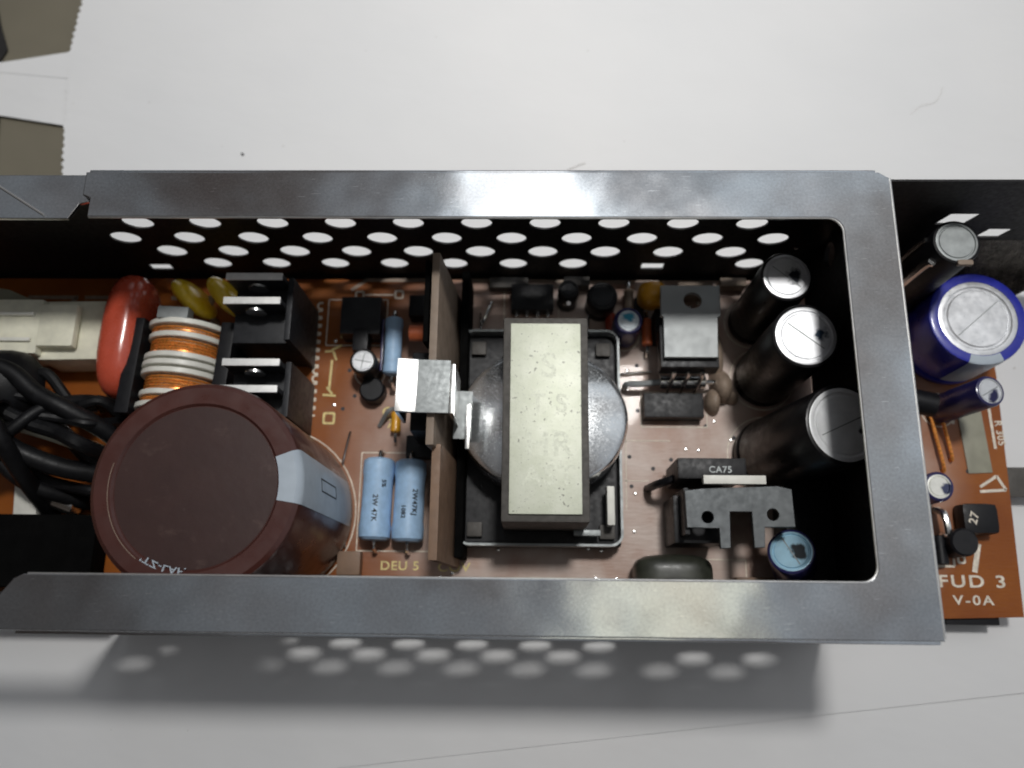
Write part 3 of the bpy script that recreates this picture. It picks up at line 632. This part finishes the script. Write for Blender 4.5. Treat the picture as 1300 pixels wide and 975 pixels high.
# --- small things behind the transformer
ic = bd('integrated_circuit', bx(9.6, 6.2, 3.4, (0, 0, 0.8), .25), 'black_plastic', (0.4, 72.4, 0), None, 'dull black eight legged chip behind the transformer')
for k in range(4):
    for s in (-1, 1): sub('pin', bx(.7, 1.0, 2.2, (-3.6+2.4*k, s*3.5, -.2), .1), 'bright', ic)
bd('wire_stub', tube([(7.6, 70.8, 4), (8.4, 69.4, 8)], .5), 'bright', label='bright short wire end')
bd('relay', bx(9.0, 8.8, 6.5, bev=.4), 'grey_black', (-37.9, 67.0, 0), None, 'grey black box left of the slim blue resistor')
bd('transistor', lathe([(0, 0), (2.8, 0), (2.8, 3.6), (2.4, 4), (0, 4)], 24), 'black_plastic', (-35.0, 50.6, 0), None, 'small round black transistor in front of the small capacitor')
bd('transistor', bx(3.4, 5.2, 5, bev=.6), 'black_plastic', (-37.6, 61.2, 2), None, 'tiny black transistor behind the small capacitor')
lead([(-29, 47, 0), (-31, 46, 3), (-33.5, 43.0, .3)], .5, 'alu_dull')
for X, Y, w_, d_, h_, m_ in ((-24.5, 70, 6, 5, 5, 'black_plastic'), (-23.5, 55.5, 5, 6, 6, 'black_plastic'), (-24, 38, 6, 5, 3, 'black_plastic'), (37.4, 74.5, 8, 3.5, 4, 'tan'), (46, 76.3, 6, 2, 4, 'tan'), (-5, 76.4, 9, 2.6, 3, 'ferrite'), (10.5, 76.4, 6, 2.2, 4, 'ferrite'), (-38, 13, 5, 5, 3, 'tan_dark'), (24.4, 69.2, 2, 6, 5, 'black_plastic'), (28.5, 65.5, 1.8, 7, 6, 'black_plastic'), (47, 9, 8, 4, 3, 'tan_dark')):
    bd('small_component', bx(w_, d_, h_, bev=.5), m_, (X, Y, 0))
bd('diode', cyl(1.2, 4.6, 'Y', (0, -2.3, 0)), 'red', (18.2, 67.0, 1.4), None, 'small pinkish diode behind the transformer corner')
bd('jumper_wire', tube([(-9, 72, 0), (-9, 71.7, 2), (-10.5, 67.5, 2.2), (-10.7, 67, 0)], .4, seg=8), 'bright', label='short jumper wire behind the transformer')

# --- right part outside the case
tr2 = bd('transistor', bx(7.5, 6.5, 4.6, bev=1.6), 'black_plastic', (94.2, 23.4, 0), (0, 0, 0), 'dark rounded transistor with orange printed marks on the open end of the board')
sub('printed_marking', text('27', 2.4, .02), 'silk', tr2, (-1.6, 0, 4.62), (0, 0, 70), smooth=False)
bd('transistor', lathe([(0, 0), (2.9, 0), (2.9, 5.2), (2.5, 5.6), (0, 5.6)], 24), 'black_plastic', (89.6, 18.4, 0), None, 'round black transistor near the frame edge outside')
bd('diode', cyl(1.5, 6, 'Y', (0, -3, 0)), 'black_plastic', (86.2, 17.0, 1.6), None, 'black diode with bright ends partly under the frame edge')
bd('wire_lead', tube([(86.4, 25.5, 0), (86.6, 24.5, 4), (87.0, 20.5, 4.2), (87, 20, 2)], .8), 'bright', label='bright thick lead beside the frame edge')
bd('masking_tape', bx(5.2, 16, 0.25, bev=.05), 'glass_grey', (97.2, 41.6, 0.02), (0, 0, 3), 'greenish grey tape strip stuck on the open board')
bd('wire_lead', tube([(75, 52, 6), (80, 48.5, 7), (86, 47.0, 7)], 2.6, seg=14), 'black_plastic', label='dark sleeve below the large blue capacitor')
lead([(77.6, 75.5, 0), (77.0, 75, 24), (77.6, 75, 29)], .45); lead([(77.2, 70, 0), (77.2, 70.0, 27), (78, 69.6, 30)], .8)

# --- printed markings and solder holes on the board
def silk(name, bm, at, rotz=0, mat='silk', label=None): return bd(name, bm, mat, (at[0], at[1], 0.04), (0, 0, rotz), label, smooth=False)
def line(p, q, wd=.5, mat='silk', name='printed_line'):
    d = Vector(q)-Vector(p); c = (Vector(p)+Vector(q))/2
    return silk(name, bx(d.length, wd, .04, bev=0), c, math.degrees(math.atan2(d.y, d.x)), mat)
def ring(cx, cy, s, wd=.45, mat='silk'): return silk('printed_ring', plate(rrect(-s, -s, s, s, .5), [rrect(-s+wd, -s+wd, s-wd, s-wd, .3)], th=.04), (cx, cy), 0, mat)
silk('printed_marking', text('FUD 3', 3.5, .03, 1.3, 1.2), (92.8, 10.6), 0)
silk('printed_marking', text('V-0A', 2.7, .03, 1.25, 1.25), (92.6, 6.8), 0)
line((85.6, 13.8), (89.6, 13.8), .5); line((89.6, 13.8), (89.6, 15.4), .5)
line((93.6, 12.6), (95.2, 18.5), 1.1); ring(91.2, 15.2, .9)
for p, q in (((101.3, 53), (101.6, 39)), ((97.2, 30.6), (101, 33)), ((101, 33), (102.6, 30)), ((102.6, 30), (97, 29.6)), ((91.2, 46.5), (93.2, 46.5)), ((93.2, 46.5), (93.2, 44.5))): line(p, q, .6)
g = text('R 305', 2.2, .03); silk('printed_marking', g, (103.0, 42.5), -88)
silk('printed_marking', text('DEU 5', 2.6, .03, 1.1), (-27.6, 12.6), 0, 'silk_yellow'); silk('printed_marking', text('COV', 2.6, .03, 1.2), (-16.0, 12.4), 0, 'silk_yellow')
for p, q in (((-118, 73.4), (-106, 73.4)), ((-109, 70.5), (-106.3, 73.4)), ((-104.5, 73.4), (-92, 73.4)), ((-84, 73.3), (-80, 73.3)), ((-41.8, 75.4), (-38.5, 78.0)), ((-38.5, 78.0), (-20, 78.0)), ((-15, 78.0), (24, 77.6))): line(p, q, .9, 'glue')
for p, q in (((21.2, 41), (21, 25)), ((21, 40.2), (31, 40.2)), ((20.6, 31.3), (26, 31.3))): line(p, q, .22)
ring(-39.8, 74.2, 1.1); ring(-30.6, 74.4, 1.1); line((-38.6, 74.3), (-31.8, 74.3), .3)
for k in range(14): silk('printed_ring', plate([(1.0*math.cos(R(a)), 1.0*math.sin(R(a))) for a in range(60, 301, 20)]+[(.55*math.cos(R(a)), .55*math.sin(R(a))) for a in range(300, 59, -20)], th=.04), (-48.6, 71.5-k*1.95))
for p, q in (((-45.4, 60.8), (-43.2, 62.0)), ((-47.0, 60.4), (-45.0, 60.6)), ((-45.2, 58.4), (-45.4, 51.5)), ((-46.8, 50.2), (-43.8, 50.0)), ((-46.0, 52), (-44.6, 50.4)), ((-43.6, 63.8), (-42.4, 64.4)), ((-45, 60.4), (-44.2, 58.4))): line(p, q, .5, 'silk_yellow')
ring(-45.0, 44.8, 1.4, .5, 'silk_yellow')
silk('printed_marking', text('C', 3.2, .03), (-32.0, 46.2), 0, 'silk_yellow'); silk('printed_marking', text('7', 3, .03), (-31.2, 43.6), 0, 'silk_yellow')
for cx, cy, rr in ((51.8, 37.2, 8.6), (51.9, 54.4, 7.2), (50.2, 67.6, 6.0), (-56.4, 23.5, 18.9), (21.2, 64.6, 3.8), (-36.3, 55.6, 3.6), (83.6, 29.2, 3.8), (90.2, 47.6, 3.9)):
    silk('printed_ring', plate(circle(cx, cy, rr, n=48), [circle(cx, cy, rr-.28, n=48)], th=.04), (0, 0))
for x0, y0, x1, y1 in ((-37.2, 15.6, -20.6, 37.2), (24.6, 43.2, 39.4, 51.4), (-6.2, 68.2, 6.6, 76.8), (24, 5.5, 46, 14.8), (-47.0, 61.8, -33, 73.2)):
    silk('printed_ring', plate(rrect(x0, y0, x1, y1, .3), [rrect(x0+.25, y0+.25, x1-.25, y1-.25, .2)], th=.04), (0, 0))
for X, Y, a in ((-40.5, 38, 80), (23.5, 55.5, 5), (44, 31, 70), (-11.4, 66.0, 90), (13.2, 66.2, 90), (-39.6, 20, 92)):
    bd('jumper_wire', tube([(-3.2, 0, -.2), (-3.1, 0, .7), (3.1, 0, .7), (3.2, 0, -.2)], .28, seg=8, n=3), 'bright', (X, Y, 0), (0, 0, a))
rnd = random.Random(3)
joint = None
for k in range(70):
    X = rnd.uniform(-46, 50); Y = rnd.uniform(6, 74)
    if -15 < X < 20 and 17 < Y < 63: continue
    p = (X, Y, 0.0)
    if joint is None: joint = bd('solder_dot', lathe([(0, .35), (.35, .25), (.5, 0)], 12), 'bright', p)
    else: copy_part(joint, (X, Y, ZB), rot=(0, 0, 0))
hole = None
for X, Y in ((21.9, 36.6), (22.2, 30.1), (38.9, 43.6), (24, 47.0), (-39.5, 50), (-41.0, 56), (24.1, 57.5), (31, 36), (45, 41), (27, 34), (-42, 47), (99, 60), (98, 24), (95, 34)):
    if hole is None: hole = bd('drilled_hole', cyl(.45, .05, seg=14, bev=0), 'ink', (X, Y, 0.0))
    else: copy_part(hole, (X, Y, ZB))
# --- left end: header, varistors under the cables
hd = bd('header_connector', bx(17, 13.5, 10, (0, 0, 0), .6), 'cream_plastic', (-98.8, 62.0, 0), (0, 0, 1), 'cream socket soldered at the left end')
sub('pin', cyl(.9, 8, 'X', (0, 0, 0)), 'bright', hd, (7.4, 5.6, 5.2)); sub('pin', cyl(.9, 8, 'X', (0, 0, 0)), 'bright', hd, (6.6, -4.6, 5.2)); sub('pin', cyl(.9, 6, 'X', (0, 0, 0)), 'bright', hd, (7.4, -7.2, 2.2))
fu = bd('fuse', cyl(2.2, 9, 'X', (-4.5, 0, 0)), 'bright', (-99.2, 46.0, 4), (0, 0, 8), 'bright metal fuse cap between the cream socket and black cables')
sub('glass_tube', cyl(1.8, 5, 'X', (4.6, 0, 0)), 'smoke', fu)
fu2 = bd('fuse', cyl(2.2, 9, 'X', (-4.5, 0, 0)), 'bright', (-101, 25.6, 4), (0, 0, -20), 'bright metal part below the black cables at the lower left')
bd('small_component', bx(5, 14, 4, bev=.4), 'white_plastic', (-108.5, 27, 0), (0, 0, 6), 'cream strip below the cables')
line((-93.6, 46), (-92, 46), .5); line((-92, 46), (-92, 43), .5); line((-94.2, 37.6), (-94.4, 34), .6); line((-93.6, 27.5), (-93.6, 24), .6); line((-95.5, 24), (-93.6, 24), .6)
bd('relay', bx(24, 15, 6, bev=.6), 'shade_black', (-103, 14.8, 0), None, 'large black block standing in for deep shade low at the left under the front flange')  # near-black block takes the place of deep shade here

# ------------------------------------------------------------------ cables plugged in at the left
pl = thing('cable_plug', 'cream plug pushed into the socket at the left end of the board', 'plug', (-116, 60, ZB+2))
def pp(name, bm, mat, at, rot=None, label=None): return obj(name, bm, mat, pl, (at[0], at[1], at[2]+ZB), rot, label)
pp('plug_body', bx(13.5, 12.4, 10, bev=.6), 'cream_plastic', (-113.0, 62.0, 2.5))
pp('latch', bx(8.0, 9.5, 2.2, bev=.5), 'cream_plastic', (-102.4, 62.2, 10.6), label='raised cream latch across the joint')
pp('ridge', bx(12, .8, .8, bev=.2), 'white_plastic', (-113.5, 64.6, 12.5)); pp('ridge', bx(12, .8, .8, bev=.2), 'white_plastic', (-113.5, 58.8, 12.5))
pp('side_ear', plate([(-8, -4), (6, -4), (3, -1), (-4, 2.0), (-8, 2.6)], th=2, bev=.2), 'glass_grey', (-112.0, 69.4, 9))
cb = thing('black_cable', 'pair of thick black cables curving down behind the big brown capacitor', 'cable', (-108, 42, ZB+3))
def cp(name, bm, mat, label=None):
    bmesh.ops.translate(bm, vec=(108, -42, -3), verts=bm.verts); return obj(name, bm, mat, cb, (-108, 42, ZB+3), None, label)
cp('cable_core', tube([(-120, 52, 20), (-108, 50.5, 19), (-101, 45.5, 18), (-95, 42.5, 17), (-88, 38.5, 12), (-84, 33, 3), (-83.5, 32, 0.1)], 1.9, seg=16), 'cable')
cp('cable_core', tube([(-120, 36, 20), (-110, 37, 19), (-103, 33.5, 17), (-96, 31, 14), (-89, 30, 9), (-84.5, 28, 2), (-84.3, 27.5, 0.1)], 2.0, seg=16), 'cable')
cp('cable_core', tube([(-121, 44, 22), (-112, 42, 24), (-107, 40, 24), (-104, 35, 22), (-103, 30, 16), (-103.4, 26, 8), (-104, 23, .1)], 1.8, seg=16), 'cable', 'black cable crossing over the other two')
cp('cable_core', tube([(-120, 30, 16), (-112, 33, 17), (-105, 37, 19), (-99, 43, 17), (-93, 46, 10), (-90, 45, 0.1)], 1.3, seg=12), 'cable', 'thinner black wire')
cp('cable_core', tube([(-120, 47, 14), (-110, 44, 13), (-101, 40.5, 10), (-95, 35, 8), (-92, 29, 0.1)], 1.6, seg=12), 'cable', 'thinner black wire')
cp('cable_core', tube([(-121, 41, 12), (-111, 33, 12), (-104, 28, 11), (-97, 25.5, 5), (-95, 25, 0.1)], 1.6, seg=12), 'cable', 'thinner black wire')
for i_, (ya, yb, zc, rr_) in enumerate(((54, 41, 15, 1.2), (50, 36, 17, 1.0), (44, 30, 15, 1.3), (38, 43, 18, 1.1), (33, 27, 12, 1.2), (47, 33, 20, 1.5))):
    rq = random.Random(40+i_); cp('cable_core', tube([(-121, ya, zc)]+[(-114+6*q_, ya+(yb-ya)*q_/5+rq.uniform(-2.2, 2.2), zc+rq.uniform(-1.5, 1.5)-q_*.6) for q_ in range(5)]+[(-86.5, yb, 4), (-86, yb-.6, 0.1)], rr_, seg=10), 'cable', 'thin black wire in the tangle')
cp('cable_tie', lathe([(3.4, -1), (3.9, -1), (3.9, 1), (3.4, 1), (3.4, -1)], 24, 'X', (-106, 39.5, 21)), 'cable')
cp('white_core', tube([(-109, 40.5, 15), (-102, 38.8, 13.5), (-96, 37, 12), (-90, 34.8, 8), (-87, 33, .1)], 1.5, seg=16), 'cream_plastic', 'cream cable core between the black ones')
bt = thing('cable_boot', 'bulky black rubber boot at the left edge above the cables', 'cable', (-112, 48, ZB+8))
obj('boot_body', blob(17, 15, 8, 9, .12), 'cable', bt, (-110.5, 48.2, ZB+13.5))
obj('boot_plug', bx(8, 6.5, 7, bev=.8), 'cream_plastic', bt, (-112.6, 39.2, ZB+14))
